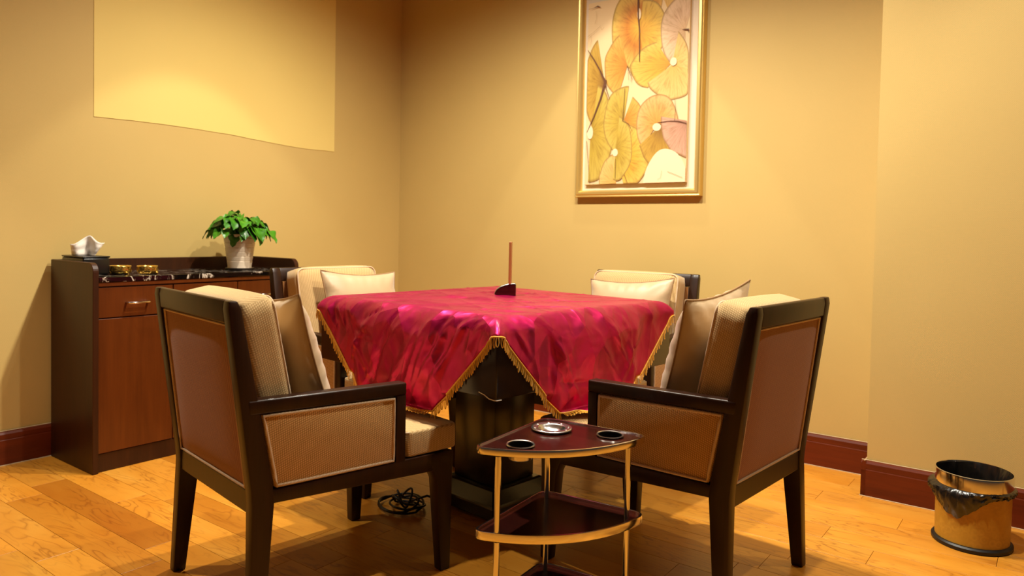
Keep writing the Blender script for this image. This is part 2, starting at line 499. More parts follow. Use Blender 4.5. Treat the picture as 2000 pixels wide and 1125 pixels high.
# ------------------------------------------------------------------ ceiling downlights
for (lx, ly, watts, tanh, blend, lab, lc) in LAMPS:
    t = thing('ceiling_downlight', lab, 'downlight', (lx, ly, CEIL-.001))
    bm = bmesh.new(); lathe(bm, [(.045, .0), (.062, .0), (.062, -.004), (.056, -.008), (.046, -.006), (.045, 0)], 28)
    obj('trim_ring', bm, M['ceramic'], t, smooth=.6)
    bm = bmesh.new(); lathe(bm, [(0, -.001), (.044, -.001), (.044, -.0025), (0, -.003)], 24)
    obj('lens', bm, M['lens'], t)
    ld = bpy.data.lights.new('downlight_lamp', 'SPOT'); ld.energy = watts; ld.color = lc
    ld.spot_size = 2*math.atan(tanh); ld.spot_blend = blend; ld.shadow_soft_size = .028
    lo = bpy.data.objects.new('downlight_lamp', ld); col.objects.link(lo)
    lo.parent = t; lo.location = (0, 0, -.035)
# ------------------------------------------------------------------ cabinet against the left wall
CY0, CY1, CXF, CXB = 1.385, 2.405, -3.20, XL+.02
cab = thing('cabinet', 'dark wooden sideboard with three drawers standing against the left wall', 'cabinet', (CXB, (CY0+CY1)/2, 0))
def cpart(name, bm, mat, parent=None, **kw):
    o = obj(name, bm, mat, parent or cab, **kw)
    off = Vector((CXB, (CY0+CY1)/2, 0))
    o.data.transform(Matrix.Translation(-off)); return o
def side_outline():
    pts = [(CXB, 0), (CXF, 0), (CXF, .845)]
    for i in range(1, 9):
        a = math.radians(90*i/8); pts.append((CXF-.04+.04*math.cos(a), .845+.04*math.sin(a)))
    return pts+[(CXB, .885)]
for yy in (CY0, CY1-.024):
    cpart('side_panel', prism(side_outline(), 1, yy, yy+.024, .002, 1), M['cabdark'])
cpart('back_panel', bbox(CXB, CXB+.018, CY0+.024, CY1-.024, .05, .885, .002, 1), M['cabdark'])
cpart('carcass', bbox(CXB+.018, CXF-.028, CY0+.024, CY1-.024, .08, .785), M['cabdark'])
cpart('plinth', bbox(CXB+.02, CXF-.016, CY0+.024, CY1-.024, 0, .078, .001, 1), M['cabdark'])
cpart('top_strip', bbox(CXB+.018, CXF-.006, CY0+.024, CY1-.024, .785, .803, .002, 1), M['cabdoor'])
cpart('marble_top', bbox(CXB+.018, CXF-.002, CY0+.024, CY1-.024, .803, .825, .0025, 2), M['marble'])
ys = CY0+.024; wd = (CY1-CY0-.048)/3
for i in range(3):
    a, b = ys+wd*i+.002, ys+wd*(i+1)-.002
    cpart('door', bbox(CXF-.028, CXF-.010, a, b, .081, .648, .0015, 1), M['cabdoor'])
    dr = cpart('drawer', bbox(CXF-.028, CXF-.010, a, b, .653, .780, .0015, 1), M['cabdoor'])
    bm = bmesh.new(); m = (a+b)/2; hz = .712
    tube(bm, [(CXF-.012, m-.046, hz), (CXF+.010, m-.046, hz), (CXF+.016, m-.042, hz), (CXF+.016, m+.042, hz), (CXF+.010, m+.046, hz), (CXF-.012, m+.046, hz)], .0048, 8)
    cpart('handle', bm, M['chrome'], dr, smooth=True)

# tissue box
tb = thing('tissue_box', 'black tissue box with a white tissue pulled up, on the cabinet', 'tissue box', (-3.478, 1.475, .8255), .0)
obj('box_body', bbox(-.105, .105, -.056, .056, 0, .072, .006, 3), M['blackbox'], tb, smooth=.6)
obj('lid', bbox(-.107, .107, -.058, .058, .0725, .080, .004, 2), M['blackbox'], tb, smooth=.6)
bm = bmesh.new()
nu, nv = 14, 10; vsx = []
for j in range(nv+1):
    row = []
    f = j/nv
    for i in range(nu+1):
        s = i/nu-.5
        x = s*(.10+.035*f)+.02*f-.01; y = .016*math.sin(s*9+f*2)*(1-f*.3)-.008*f
        top = .082 - .018*abs(s-.1)*2 + .012*math.cos(s*8)
        row.append(bm.verts.new((x, y+.006*noise.noise((s*5, f*4, 2)), .078+f*top)))
    vsx.append(row)
for j in range(nv):
    for i in range(nu): bm.faces.new((vsx[j][i], vsx[j][i+1], vsx[j+1][i+1], vsx[j+1][i]))
o = obj('tissue', bm, M['paper'], tb, smooth=True)
o.rotation_euler = (0, 0, .9)
md = o.modifiers.new('solid', 'SOLIDIFY'); md.thickness = .0008

# gold ashtrays
def ashtray(x, y, lab, rz):
    a = thing('ashtray', lab, 'ashtray', (x, y, .8255), rz, 'gold bowls on the marble top')
    bm = bmesh.new()
    lathe(bm, [(0, .004), (.024, .004), (.030, .001), (.036, .0), (.041, .010), (.0435, .020), (.041, .029), (.044, .033), (.043, .037), (.038, .035), (.036, .027), (.030, .014), (0, .011)], 40)
    for v in bm.verts:
        r = math.hypot(v.co.x, v.co.y)
        if r > .034 and v.co.z < .03:
            an = math.atan2(v.co.y, v.co.x); k = 1+.07*math.sin(an*10)*math.sin(v.co.z*PI/.03)
            v.co.x *= k; v.co.y *= k
    obj('bowl', bm, M['gilt'], a, smooth=True)
    for k in range(3):
        an = 2*PI*k/3
        bm = bmesh.new(); lathe(bm, [(0, 0), (.006, .001), (.008, .005), (.006, .010), (0, .012)], 10, .038*math.cos(an), .038*math.sin(an))
        obj('foot', bm, M['gilt'], a, smooth=True)
    return a
ashtray(-3.375, 1.578, 'small ornate gold bowl on the marble top, the one beside the tissue box', .2)
ashtray(-3.315, 1.668, 'small ornate gold bowl on the marble top, the one nearer the plant', .9)

# potted plant
pp = thing('potted_plant', 'leafy green plant in a ribbed white pot on the cabinet', 'plant', (-3.395, 2.185, .8255))
bm = bmesh.new(); lathe(bm, [(0, 0), (.066, 0), (.070, .004), (.070, .010), (.064, .010), (.0, .008)], 36); obj('saucer', bm, M['saucer'], pp, smooth=.6)
prof = [(0, .0102), (.058, .0102), (.0585, .022)]
for i in range(1, 7):
    z = .022+i*.0235; r = .0585+(.0795-.0585)*i/6.2
    prof += [(r, z-.003), (r-.0016, z-.0012), (r-.0016, z+.0004), (r, z+.002)]
prof += [(.080, .176), (.080, .182), (.0755, .182), (.072, .16), (0, .158)]
bm = bmesh.new(); lathe(bm, prof, 44); obj('pot', bm, M['ceramic'], pp, smooth=.6)
bm = bmesh.new(); lathe(bm, [(0, .1585), (.0715, .1585), (.0725, .166), (.03, .172), (0, .173)], 24); obj('soil', bm, M['soil'], pp)
def leaf_mesh(L, W, kind=0):
    bm = bmesh.new(); n = 10; rows = []
    for i in range(n+1):
        t_ = i/n
        wv = W*math.sin(PI*min(1, t_*.97+.02))**.62*(1-.25*t_)
        if kind: wv *= 1+.22*math.sin(t_*15)
        x = L*t_; z = -.42*L*t_*t_+.10*L*math.sin(t_*PI)
        rows.append([bm.verts.new((x, s*wv*.5, z+abs(s)*wv*.16+(.004*math.sin(t_*11+s*3) if abs(s) else 0))) for s in (-1, -.5, 0, .5, 1)])
    for a, b in zip(rows, rows[1:]):
        for k in range(4): bm.faces.new((a[k], a[k+1], b[k+1], b[k]))
    me = bpy.data.meshes.new('leaf')
    bm.to_mesh(me); bm.free()
    for p in me.polygons: p.use_smooth = True
    me.materials.append(M['leaf']); return me
LM = [leaf_mesh(.090, .078), leaf_mesh(.085, .072, 1), leaf_mesh(.07, .062)]
rng = random.Random(5)
spots = []
for i in range(64):
    an = rng.uniform(0, 2*PI); rr = (rng.random()**.55)*.105; el = rng.uniform(.0, .04)+.075*(1-rr/.11)**.7
    spots.append((an, rr, .183+el))
spots += [(-.75, .075, .188), (-1.1, .12, .20), (-2.0, .13, .205), (.9, .13, .20), (.5, .12, .21), (2.6, .12, .215), (-2.5, .12, .20), (1.3, .10, .20)]
for i, (an, rr, z) in enumerate(spots):
    bx_, by_ = rr*math.cos(an)*.9, rr*math.sin(an)*1.1
    bm = bmesh.new()
    tube(bm, [(bx_*.2, by_*.2, .16), (bx_*.5, by_*.5, .16+(z-.16)*.75), (bx_*.98, by_*.98, z+.004)], .0018, 5)
    st = obj('stem', bm, M['stem'], pp, smooth=True)
    lf = obj('leaf', LM[i % 3], None, pp)
    lf.location = (bx_*.85, by_*.85, z)
    down = .0+.62*(rr/.11)+rng.uniform(-.3, .25)
    if i >= 64: down = .55
    if i == 64: down = 1.25
    lf.rotation_euler = (rng.uniform(-.5, .5), down-.25, an+rng.uniform(-.5, .5))
    k = rng.uniform(.75, 1.1); lf.scale = (k, k, k)

# ------------------------------------------------------------------ mahjong table
TC = Vector((-1.735, 2.22, 0)); TROT = -.116; TH = .475
table = thing('square_table', 'square dark table on a central pedestal, half covered by the red cloth', 'table', TC, TROT)
obj('apron', bbox(-TH, TH, -TH, TH, .55, .735, .008, 2), M['blackwood'], table, smooth=.6)
obj('rim', loft([(-TH+.004, TH-.004, -TH+.004, TH-.004, .7355), (-.432, .432, -.432, .432, .786)], .004, 2), M['blackwood'], table)
obj('pedestal', bbox(-.108, .108, -.108, .108, .11, .5495, .004, 2), M['blackwood'], table, smooth=.6)
obj('base', loft([(-.165, .165, -.165, .165, .012), (-.165, .165, -.165, .165, .06), (-.13, .13, -.13, .13, .1095)], .006, 2), M['blackwood'], table)
for sx in (-1, 1):
    for sy in (-1, 1):
        bm = bmesh.new(); lathe(bm, [(0, 0), (.022, 0), (.022, .011), (0, .0115)], 16, sx*.13, sy*.13); obj('foot', bm, M['rubber'], table)
bm = bmesh.new()
tube(bm, [(TH-.075, -TH-.0005, .566), (TH-.05, -TH-.001, .561), (TH-.03, -TH-.002, .553), (TH-.012, -TH-.001, .551), (TH-.002, -TH+.004, .5505), (TH+.001, -TH+.02, .551)], .0016, 6)
obj('peeling_edge', bm, M['paper'], table, smooth=True)

CHAIRS = (
    (-1.762, 1.754, 1.4056, 'tan fabric armchair in the left foreground, its shade-toned back panel turned to the viewer'),
    (-1.307, 2.215, 3.0535, 'tan fabric armchair in the right foreground, beside the chrome trolley'),
    (-2.11, 2.195, -.06, 'cream cushioned armchair behind the table, in front of the cabinet'),
    (-1.60, 2.555, -PI/2+.03, 'cream cushioned armchair behind the table, below the painting'))
def on_seat(wx, wy):
    for ox, oy, ang, _ in CHAIRS:
        dx, dy = wx-ox, wy-oy
        fy = dx*math.cos(ang)+dy*math.sin(ang); fx = dx*math.sin(ang)-dy*math.cos(ang)
        if abs(fx) < .285 and -.6 < fy < .045: return True
    return False
SEAT_REST = [False]
def rest_on_seat(P, nx, ny):
    """cloth that reaches a seat comes to lie on it, spreading away from the table"""
    SEAT_REST[0] = False
    if P.z > .472: return P
    c_, s_ = math.cos(TROT), math.sin(TROT)
    if on_seat(TC.x+P.x*c_-P.y*s_, TC.y+P.x*s_+P.y*c_):
        e = .472-P.z; SEAT_REST[0] = True
        return Vector((P.x+nx*e*.75, P.y+ny*e*.75, .472+.006*noise.noise((P.x*16, P.y*16, e*20))+.008*math.sin(min(PI, e*26))))
    return P
# ---- cloth, a square turned 45 degrees on the table
CS, ZT, HI = .688, .7915, .437
def sstep(a, b, x):
    t_ = max(0, min(1, (x-a)/(b-a))); return t_*t_*(3-2*t_)
# creases on the hanging faces: (face, s0, drop0, s1, drop1, amplitude, width)
CRE = []
rng = random.Random(3)
for face in range(4):
    for k in range(9):
        sg = 1
        s0 = rng.uniform(-.30, .42); L = rng.uniform(.12, .42); a = rng.uniform(.75, 1.15)
        d0 = rng.uniform(.0, .12)
        CRE.append((face, s0, d0, s0-L*math.cos(a), d0+L*math.sin(a), rng.choice((-1, 1, 1))*rng.uniform(.006, .014), rng.uniform(.012, .024)))
    for k in range(5):
        s0 = rng.uniform(-.35, .3); L = rng.uniform(.06, .2); a = rng.uniform(-.5, .6); d0 = rng.uniform(.08, .3)
        CRE.append((face, s0, d0, s0+L*math.cos(a), d0+L*math.sin(a), rng.choice((-1, 1))*rng.uniform(.004, .009), rng.uniform(.008, .016)))
    # pleats gathering below the corner
    for k in range(5):
        s0 = .43-.035*k; CRE.append((face, s0, .02, s0-.10-.03*k, .16+.05*k, .007*(-1)**k, .012))
        s0 = -.43+.035*k; CRE.append((face, s0, .02, s0+.09+.03*k, .15+.05*k, .006*(-1)**k, .012))
def seg_dist(px, py, x0, y0, x1, y1):
    dx, dy = x1-x0, y1-y0; t_ = ((px-x0)*dx+(py-y0)*dy)/(dx*dx+dy*dy+1e-9)
    tc = max(0, min(1, t_)); return math.hypot(px-x0-dx*tc, py-y0-dy*tc), tc
def cloth_point(p, q):
    u, v = (p-q)/math.sqrt(2), (p+q)/math.sqrt(2)
    qx, qy = max(-HI, min(HI, u)), max(-HI, min(HI, v))
    ex, ey = u-qx, v-qy
    d = math.hypot(ex, ey)
    if d < 1e-6:
        # folds of the cloth lying on the top
        z = ZT+.0012*noise.noise((u*6, v*6, 0))
        for (a, c0, amp, wd_) in ((.3, .02, .003, .008), (.3, -.16, .0025, .007), (.32, .2, .003, .008), (-1.2, -.1, .002, .007), (-1.15, .2, .002, .007)):
            dd = abs(u*math.cos(a+PI/4)+v*math.sin(a+PI/4)-c0)
            z += amp*math.exp(-(dd/wd_)**2)
        du, dv = u+.03, v-.07
        rr = math.hypot(du*1.0, dv*1.0)
        z += .012*math.exp(-((rr-.17)/.05)**2)*max(0, noise.noise((du*9, dv*9, 3))+.25)
        return Vector((u, v, z))
    nx, ny = ex/d, ey/d
    s = qx*abs(ny)+qy*abs(nx)
    mid = 1-sstep(.19, .27, abs(s))
    mx = max(abs(nx), abs(ny))
    bl = .058+.040*mid; bh = (.046+.020*mid)/mx; bd = .040+.040*mid
    if d < bl:
        t_ = d/bl; hor = bh*(t_+.12*math.sin(PI*t_)); drop = bd*t_**1.55
    else:
        hor = bh-.09*(d-bl); drop = bd+(d-bl)*.995
    # which face
    if abs(ny) > abs(nx): face = 0 if ny < 0 else 2; sl = qx+ex*.6 if ny < 0 else -(qx+ex*.6)
    else: face = 1 if nx > 0 else 3; sl = (qy+ey*.6) if nx > 0 else -(qy+ey*.6)
    # the cloth on the right-hand face is smoother and creased the other way
    if face == 1: sl = -sl
    dis = .0
    amp_f = (1.0, .65, .8, .8)[face]
    for (fc, s0, d0, s1, d1, am, wd_) in CRE:
        if fc != face: continue
        if abs(sl-(s0+s1)/2) > .35: continue
        dd, tc = seg_dist(sl, d, s0, d0, s1, d1)
        if dd < wd_*3: dis += am*amp_f*math.exp(-(dd/(wd_*.55))**1.3)*(.35+.65*math.sin(PI*min(1, max(0, tc*.9+.08))))
    grow = sstep(.0, .12, d)
    dis = dis*min(1, d/.05)+grow*(.012*noise.noise((sl*5+face*9, d*6, 1))+.006*noise.noise((sl*13+face*9, d*14, 4)))*amp_f+.004*grow
    hor += max(-.006, dis)
    if ZT-drop > .535 and d > bl*.9: hor = max(hor, (.4815-HI)/mx+.0015*(1+noise.noise((sl*9, d*9, 2))))
    return rest_on_seat(Vector((qx+nx*hor, qy+ny*hor, ZT-drop)), nx, ny)
N = 170
bm = bmesh.new(); rows = []
for j in range(N+1):
    rows.append([bm.verts.new(cloth_point(-CS+2*CS*i/N, -CS+2*CS*j/N)) for i in range(N+1)])
for j in range(N):
    for i in range(N): bm.faces.new((rows[j][i], rows[j][i+1], rows[j+1][i+1], rows[j+1][i]))
cloth = thing('tablecloth', 'crimson satin cloth with gold fringe draped cornerwise over the table', 'tablecloth', TC, TROT)
co = obj('cloth', bm, M['satin'], cloth, smooth=True)
if co.data.polygons[len(co.data.polygons)//2].normal.z < 0: co.data.flip_normals()
md = co.modifiers.new('solid', 'SOLIDIFY'); md.thickness = .0012; md.offset = -1
# fringe of gold loops along the hem + braid
bm = bmesh.new(); bb = bmesh.new()
edge = []
NE = 118
for side in range(4):
    for i in range(NE):
        t_ = -CS+2*CS*i/NE
        edge.append(((t_, -CS), (CS, t_), (-t_, CS), (-CS, -t_))[side])
pe, rest = [], []
for e in edge: pe.append(cloth_point(*e)); rest.append(SEAT_REST[0])
rng = random.Random(21)
for i, p in enumerate(pe):
    tn = (pe[(i+1) % len(pe)]-pe[i-1]).normalized()
    out = Vector((p.x, p.y, 0)).normalized()
    L = rng.uniform(.028, .036); wv = rng.uniform(.0032, .0048)
    sw = rng.uniform(-.25, .25)
    dn = (Vector((0, 0, -1))+tn*sw*.6+out*rng.uniform(-.05, .15)).normalized()
    if rest[i]: dn = (out+Vector((0, 0, -.08))).normalized()
    if abs(dn.dot(tn)) > .9: dn = (dn-tn*dn.dot(tn)*.6).normalized()
    loop = []
    for k in range(9):
        a = PI*k/8
        ofs = math.cos(a)*wv*(1 if 0 < k < 8 else .45); dwn = math.sin(a)**.6*L
        loop.append(p+out*.0015+tn*ofs+dn*dwn)
    tube(bm, loop, .0013, 4, cap=False)
tube(bb, [p+Vector((p.x, p.y, 0)).normalized()*.002+Vector((0, 0, -.001)) for p in pe], .0030, 5, closed=True)
obj('fringe', bm, M['gold_thread'], cloth, kind='stuff', smooth=True)
obj('braid', bb, M['gold_thread'], cloth, smooth=True)

# small wooden sign in its half-round holder
sg = thing('table_sign', 'thin upright wooden sign in a half-round dark holder, centre of the red cloth', 'sign', (-1.80, 2.36, .7935), .645)
arc = [(-.045, 0), (.040, 0), (.040, .046)]
for i in range(1, 12):
    a = PI/2*i/12; arc.append((.040-.085*math.sin(a), .046*math.cos(a)))
bs = obj('holder', prism(arc, 1, -.03, .03, .002, 1), M['mahog'], sg, smooth=.6)
bm = bmesh.new()
for i in range(14):
    a0, a1 = PI/2*(.03+.9*i/14), PI/2*(.03+.9*(i+1)/14)
    q = [bm.verts.new((.040-(.085+e)*math.sin(a), y_, (.046+e)*math.cos(a))) for a in (a0, a1) for (e, y_) in ((.0, -.031), (.0, .031), (.0018, -.031), (.0018, .031))]
    for f in ((2, 3, 7, 6), (0, 2, 6, 4), (1, 5, 7, 3)): bm.faces.new([q[k] for k in f])
obj('metal_band', bm, M['steel'], bs, smooth=True)
bd = obj('board', bbox(-.045, .045, -.005, .005, .0, .168, .0015, 1), M['boardwood'], sg)
bd.location = (.016, .01, .046); bd.rotation_euler = (.0, .01, PI/2-.045)

# ------------------------------------------------------------------ armchairs
CH = .268
def make_chair(label):
    t_ = thing('armchair', label, 'chair', (0, 0, 0), 0, 'armchairs around the table')
    D = M['dark']
    for s in (-1, 1):
        def X(a, b): return (s*a, s*b) if s > 0 else (s*b, s*a)
        x = lambda a, b: X(a, b)
        r_ = []
        for z, y0, y1, xa, xb in ((0, -.656, -.620, CH-.018, CH+.016), (.345, -.646, -.586, CH-.040, CH), (.385, -.649, -.590, CH-.040, CH), (.614, -.679, -.632, CH-.040, CH), (.846, -.709, -.676, CH-.040, CH), (.866, -.707, -.686, CH-.038, CH-.002)):
            r_.append((*x(xa, xb), y0, y1, z))
        obj('leg', loft(r_, .004, 2), D, t_, smooth=.5)
        obj('leg', loft([(*x(CH-.028, CH+.006), -.046, -.010, 0), (*x(CH-.044, CH), -.062, -.002, .285), (*x(CH-.046, CH), -.085, 0, .335), (*x(CH-.046, CH), -.085, 0, .368)], .004, 2), D, t_, smooth=.5)
        obj('side_rail', loft([(*x(CH-.036, CH-.001), -.60, -.07, (.342, .316)), (*x(CH-.036, CH-.001), -.60, -.07, (.377, .370))], .003, 2), D, t_, smooth=.5)
        obj('arm', loft([(*x(CH-.040, CH+.002), -.655, -.180, (.578, .565)), (*x(CH-.040, CH+.002), -.660, -.180, (.615, .602))], .006, 3), D, t_, smooth=.6)
        obj('arm_post', bbox(*x(CH-.038, CH), -.213, -.1805, .3695, .5665, .003, 2), D, t_, smooth=.5)
        # upholstered arm panel, slanted at the back like the post
        o1 = [(-.584, .380), (-.216, .373), (-.216, .563), (-.622, .576)]
        ap = obj('arm_panel', prism(o1, 0, *x(CH-.034, CH-.0035), .005, 3), M['fabric'], t_, smooth=.6)
        bm = bmesh.new(); e = .005
        cor = [(-.584+e, .380+e), (-.216-e, .373+e), (-.216-e, .563-e), (-.622+e, .576-e)]
        ring = []
        for i in range(4):
            a, b = Vector(cor[i]), Vector(cor[(i+1) % 4])
            for k in range(8): ring.append(a.lerp(b, k/8))
        tube(bm, [(s*(CH-.0025), p.x, p.y) for p in ring], .0042, 7, closed=True)
        obj('piping', bm, M['piping'], ap, smooth=True)
    obj('front_rail', bbox(-CH+.046, CH-.046, -.045, -.012, .315, .368, .003, 2), D, t_)
    obj('back_rail', bbox(-CH+.040, CH-.040, -.642, -.600, .318, .378, .003, 2), D, t_)
    obj('top_rail', loft([(-CH+.038, CH-.038, -.704, -.670, .808), (-CH+.038, CH-.038, -.708, -.680, .848), (-CH+.038, CH-.038, -.705, -.688, .866)], .005, 3), D, t_, smooth=.6)
    obj('seat_deck', bbox(-CH+.0465, CH-.0465, -.6, -.046, .345, .3715), D, t_)
    # back panel: gently padded slab seen from behind
    bm = bmesh.new(); nx_, nz_ = 10, 14; w_ = CH-.043
    F, B = [], []
    for j in range(nz_+1):
        f = j/nz_; z = .381+(.806-.381)*f; yb = -.645-.0605*(z-.37)/.5
        rf, rb = [], []
        for i in range(nx_+1):
            g = i/nx_*2-1
            pad = .007*(1-abs(g)**6)*(1-abs(f*2-1)**8)
            rb.append(bm.verts.new((g*w_, yb+.006-pad, z))); rf.append(bm.verts.new((g*w_, yb+.032, z)))
        F.append(rf); B.append(rb)
    for j in range(nz_):
        for i in range(nx_):
            bm.faces.new((B[j][i], B[j][i+1], B[j+1][i+1], B[j+1][i])); bm.faces.new((F[j][i+1], F[j][i], F[j+1][i], F[j+1][i+1]))
    for i in range(nx_):
        bm.faces.new((B[0][i+1], B[0][i], F[0][i], F[0][i+1])); bm.faces.new((B[-1][i], B[-1][i+1], F[-1][i+1], F[-1][i]))
    for j in range(nz_):
        bm.faces.new((B[j][0], B[j+1][0], F[j+1][0], F[j][0])); bm.faces.new((B[j+1][-1], B[j][-1], F[j][-1], F[j+1][-1]))
    bp = obj('back_panel', bm, M['backfab_shaded'], t_, smooth=.7)
    bm = bmesh.new(); w2 = w_-.003
    ring = []
    for (a, b) in (((-w2, .384), (w2, .384)), ((w2, .384), (w2, .803)), ((w2, .803), (-w2, .803)), ((-w2, .803), (-w2, .384))):
        for k in range(10):
            xx = a[0]+(b[0]-a[0])*k/10; zz = a[1]+(b[1]-a[1])*k/10
            ring.append((xx, -.645-.0605*(zz-.37)/.5+.003, zz))
    tube(bm, ring, .0038, 7, closed=True); obj('piping', bm, M['piping'], bp, smooth=True)
    # back cushion
    def soft_box(w, d, h, rx, puff, nx=14, ny=6, nz=12):
        bm = bmesh.new()
        bmesh.ops.create_cube(bm, size=2)
        bmesh.ops.subdivide_edges(bm, edges=list(bm.edges), cuts=9, use_grid_fill=True)
        for v in bm.verts:
            x, y, z = v.co
            hx, hy, hz = w/2, d/2, h/2
            X_, Y_, Z_ = x*hx, y*hy, z*hz
            cx = max(-hx+rx, min(hx-rx, X_)); cy_ = max(-hy+rx, min(hy-rx, Y_)); cz = max(-hz+rx, min(hz-rx, Z_))
            dv = Vector((X_-cx, Y_-cy_, Z_-cz))
            if dv.length > 1e-7:
                m_ = max(abs(dv.x), abs(dv.y), abs(dv.z)); dv = dv.normalized()*m_
            px, py, pz = cx+dv.x, cy_+dv.y, cz+dv.z
            if y > .3: py += puff*(1-abs(x)**2.5)*(1-abs(z)**2.5)*(y-.3)/.7
            pz += puff*.35*(1-abs(x)**3)*(z if z > 0 else 0)
            v.co = (px, py, pz)
        return bm
    rake = -.195
    bc = obj('back_cushion', soft_box(2*(CH-.047), .105, .425, .026, .016), M['cushion'], t_, smooth=True)
    bc.location = (0, -.575, .655); bc.rotation_euler = (-rake, 0, 0)
    bm = bmesh.new(); hx, hz = CH-.047-.006, .2125-.006
    tube(bm, [(a, .044, b) for a, b in rrect(-hx, hx, -hz, hz, .03, 5)], .0036, 7, closed=True)
    obj('piping', bm, M['piping'], bc, smooth=True)
    # T-shaped seat cushion
    a, b = CH-.047, CH-.006
    outl = [(-a, -.57), (a, -.57), (a, -.172), (b-.012, -.172), (b, -.160), (b, .004)]
    for i in range(1, 6): outl.append((b-.03+.03*math.cos(PI/2*i/5), .004+.02*math.sin(PI/2*i/5)))
    outl += [(-x_, y_) for x_, y_ in outl[::-1][:-2]][:]+[]
    bm = prism(outl, 2, .3725, .449, .020, 4)
    for v in bm.verts:
        if v.co.z > .43: v.co.z += .012*(1-min(1, abs(v.co.x)/CH)**2)*(1-min(1, abs(v.co.y+.28)/.32)**2)
    sc = obj('seat_cushion', bm, M['cushion'], t_, smooth=True)
    bm = bmesh.new()
    cx_, cy_ = 0, -.27
    tube(bm, [(x_*.975, cy_+(y_-cy_)*.975, .4455) for x_, y_ in outl], .0034, 7, closed=True)
    obj('piping', bm, M['piping'], sc, smooth=True)
    return t_
ch = make_chair('x')
bm = bmesh.new(); lathe(bm, [(0, -.001), (.0075, -.001), (.007, .0015), (0, .0022)], 16)
chairs = []
for k, (ox, oy, ang, lab) in enumerate(CHAIRS):
    c = ch if k == 0 else copy_tree(ch)
    c.location = (ox, oy, 0); c.rotation_euler = (0, 0, ang-PI/2); c['label'] = lab
    chairs.append((ox, oy, ang))
o = obj('leg_cap', bm, M['brass'], ch, smooth=True)
o.location = (CH-.004, -.03, .235); o.rotation_euler = (0, PI/2, 0)

# ------------------------------------------------------------------ throw pillows
def pillow_mesh(seed, w=.40, h=.40, th=.13):
    n = 26; bm = bmesh.new(); F, B = [], []
    for j in range(n+1):
        rf, rb = [], []
        for i in range(n+1):
            x, z = i/n*2-1, j/n*2-1
            pin = 1-.10*(1-abs(z)**2)*abs(x)**3; pinz = 1-.10*(1-abs(x)**2)*abs(z)**3
            X, Z = x*w/2*pin, z*h/2*pinz
            t_ = th/2*((1-abs(x)**2.6)*(1-abs(z)**2.6))**.62
            e = max(abs(x), abs(z))
            wr = .004*noise.noise((x*4+seed, z*4, 1))*(1-e)+.0035*math.sin((math.atan2(z, x))*22+seed)*sstep(.6, .93, e)*(1-sstep(.97, 1, e))
            t_ = max(0, t_+wr*(1 if t_ > .004 else 0))
            rf.append(bm.verts.new((X, t_+.0005, Z))); rb.append(bm.verts.new((X, -t_-.0005, Z)))
        F.append(rf); B.append(rb)
    for j in range(n):
        for i in range(n):
            bm.faces.new((F[j][i+1], F[j][i], F[j+1][i], F[j+1][i+1])); bm.faces.new((B[j][i], B[j][i+1], B[j+1][i+1], B[j+1][i]))
    for i in range(n):
        for a_, b_, j in ((F, B, 0), (B, F, n)):
            bm.faces.new((a_[j][i], a_[j][i+1], b_[j][i+1], b_[j][i]))
            bm.faces.new((a_[i+1][0 if j == 0 else n], a_[i][0 if j == 0 else n], b_[i][0 if j == 0 else n], b_[i+1][0 if j == 0 else n]))
    ring = []
    for x_, z_ in [(i/n*2-1, -1) for i in range(n)]+[(1, i/n*2-1) for i in range(n)]+[(1-i/n*2, 1) for i in range(n)]+[(-1, 1-i/n*2) for i in range(n)]:
        ring.append((x_*w/2*(1-.10*(1-abs(z_)**2)*abs(x_)**3), 0, z_*h/2*(1-.10*(1-abs(x_)**2)*abs(z_)**3)))
    pb = bmesh.new(); tube(pb, ring, .0032, 6, closed=True)
    return bm, pb
PIL = [  # x, y, z centre in the chair's frame; lean; roll; turn; size
    (0.025, -.438, .664, .27, -.07, .00, .40, 'beige satin cushion leaning in the front left armchair'),
    (-0.01, -.425, .672, .27, -.09, .06, .45, 'beige satin cushion leaning in the front right armchair'),
    (-.05, -.440, .650, .24, -.05, .0, .42, 'beige satin cushion in the armchair in front of the cabinet'),
    (-.03, -.440, .640, .25, .06, .0, .42, 'beige satin cushion in the armchair below the painting'),
]
for k, (px, py, pz, lean, roll, turn, sz, lab) in enumerate(PIL):
    ox, oy, ang = chairs[k]
    th = .12
    root = thing('throw_cushion', lab, 'cushion', (0, 0, 0), 0, 'beige satin cushions on the armchairs')
    R_ = Matrix.Rotation(ang-PI/2, 4, 'Z')
    root.matrix_world = Matrix.Translation((ox, oy, 0)) @ R_ @ Matrix.Translation((px, py, pz)) @ Matrix.Rotation(turn, 4, 'Z') @ Matrix.Rotation(lean, 4, 'X') @ Matrix.Rotation(roll, 4, 'Y')
    b1, b2 = pillow_mesh(k*3.1, sz, sz, th)
    obj('cover', b1, M['pillow'], root, smooth=True); obj('piping', b2, M['pillowpipe'], root, smooth=True)

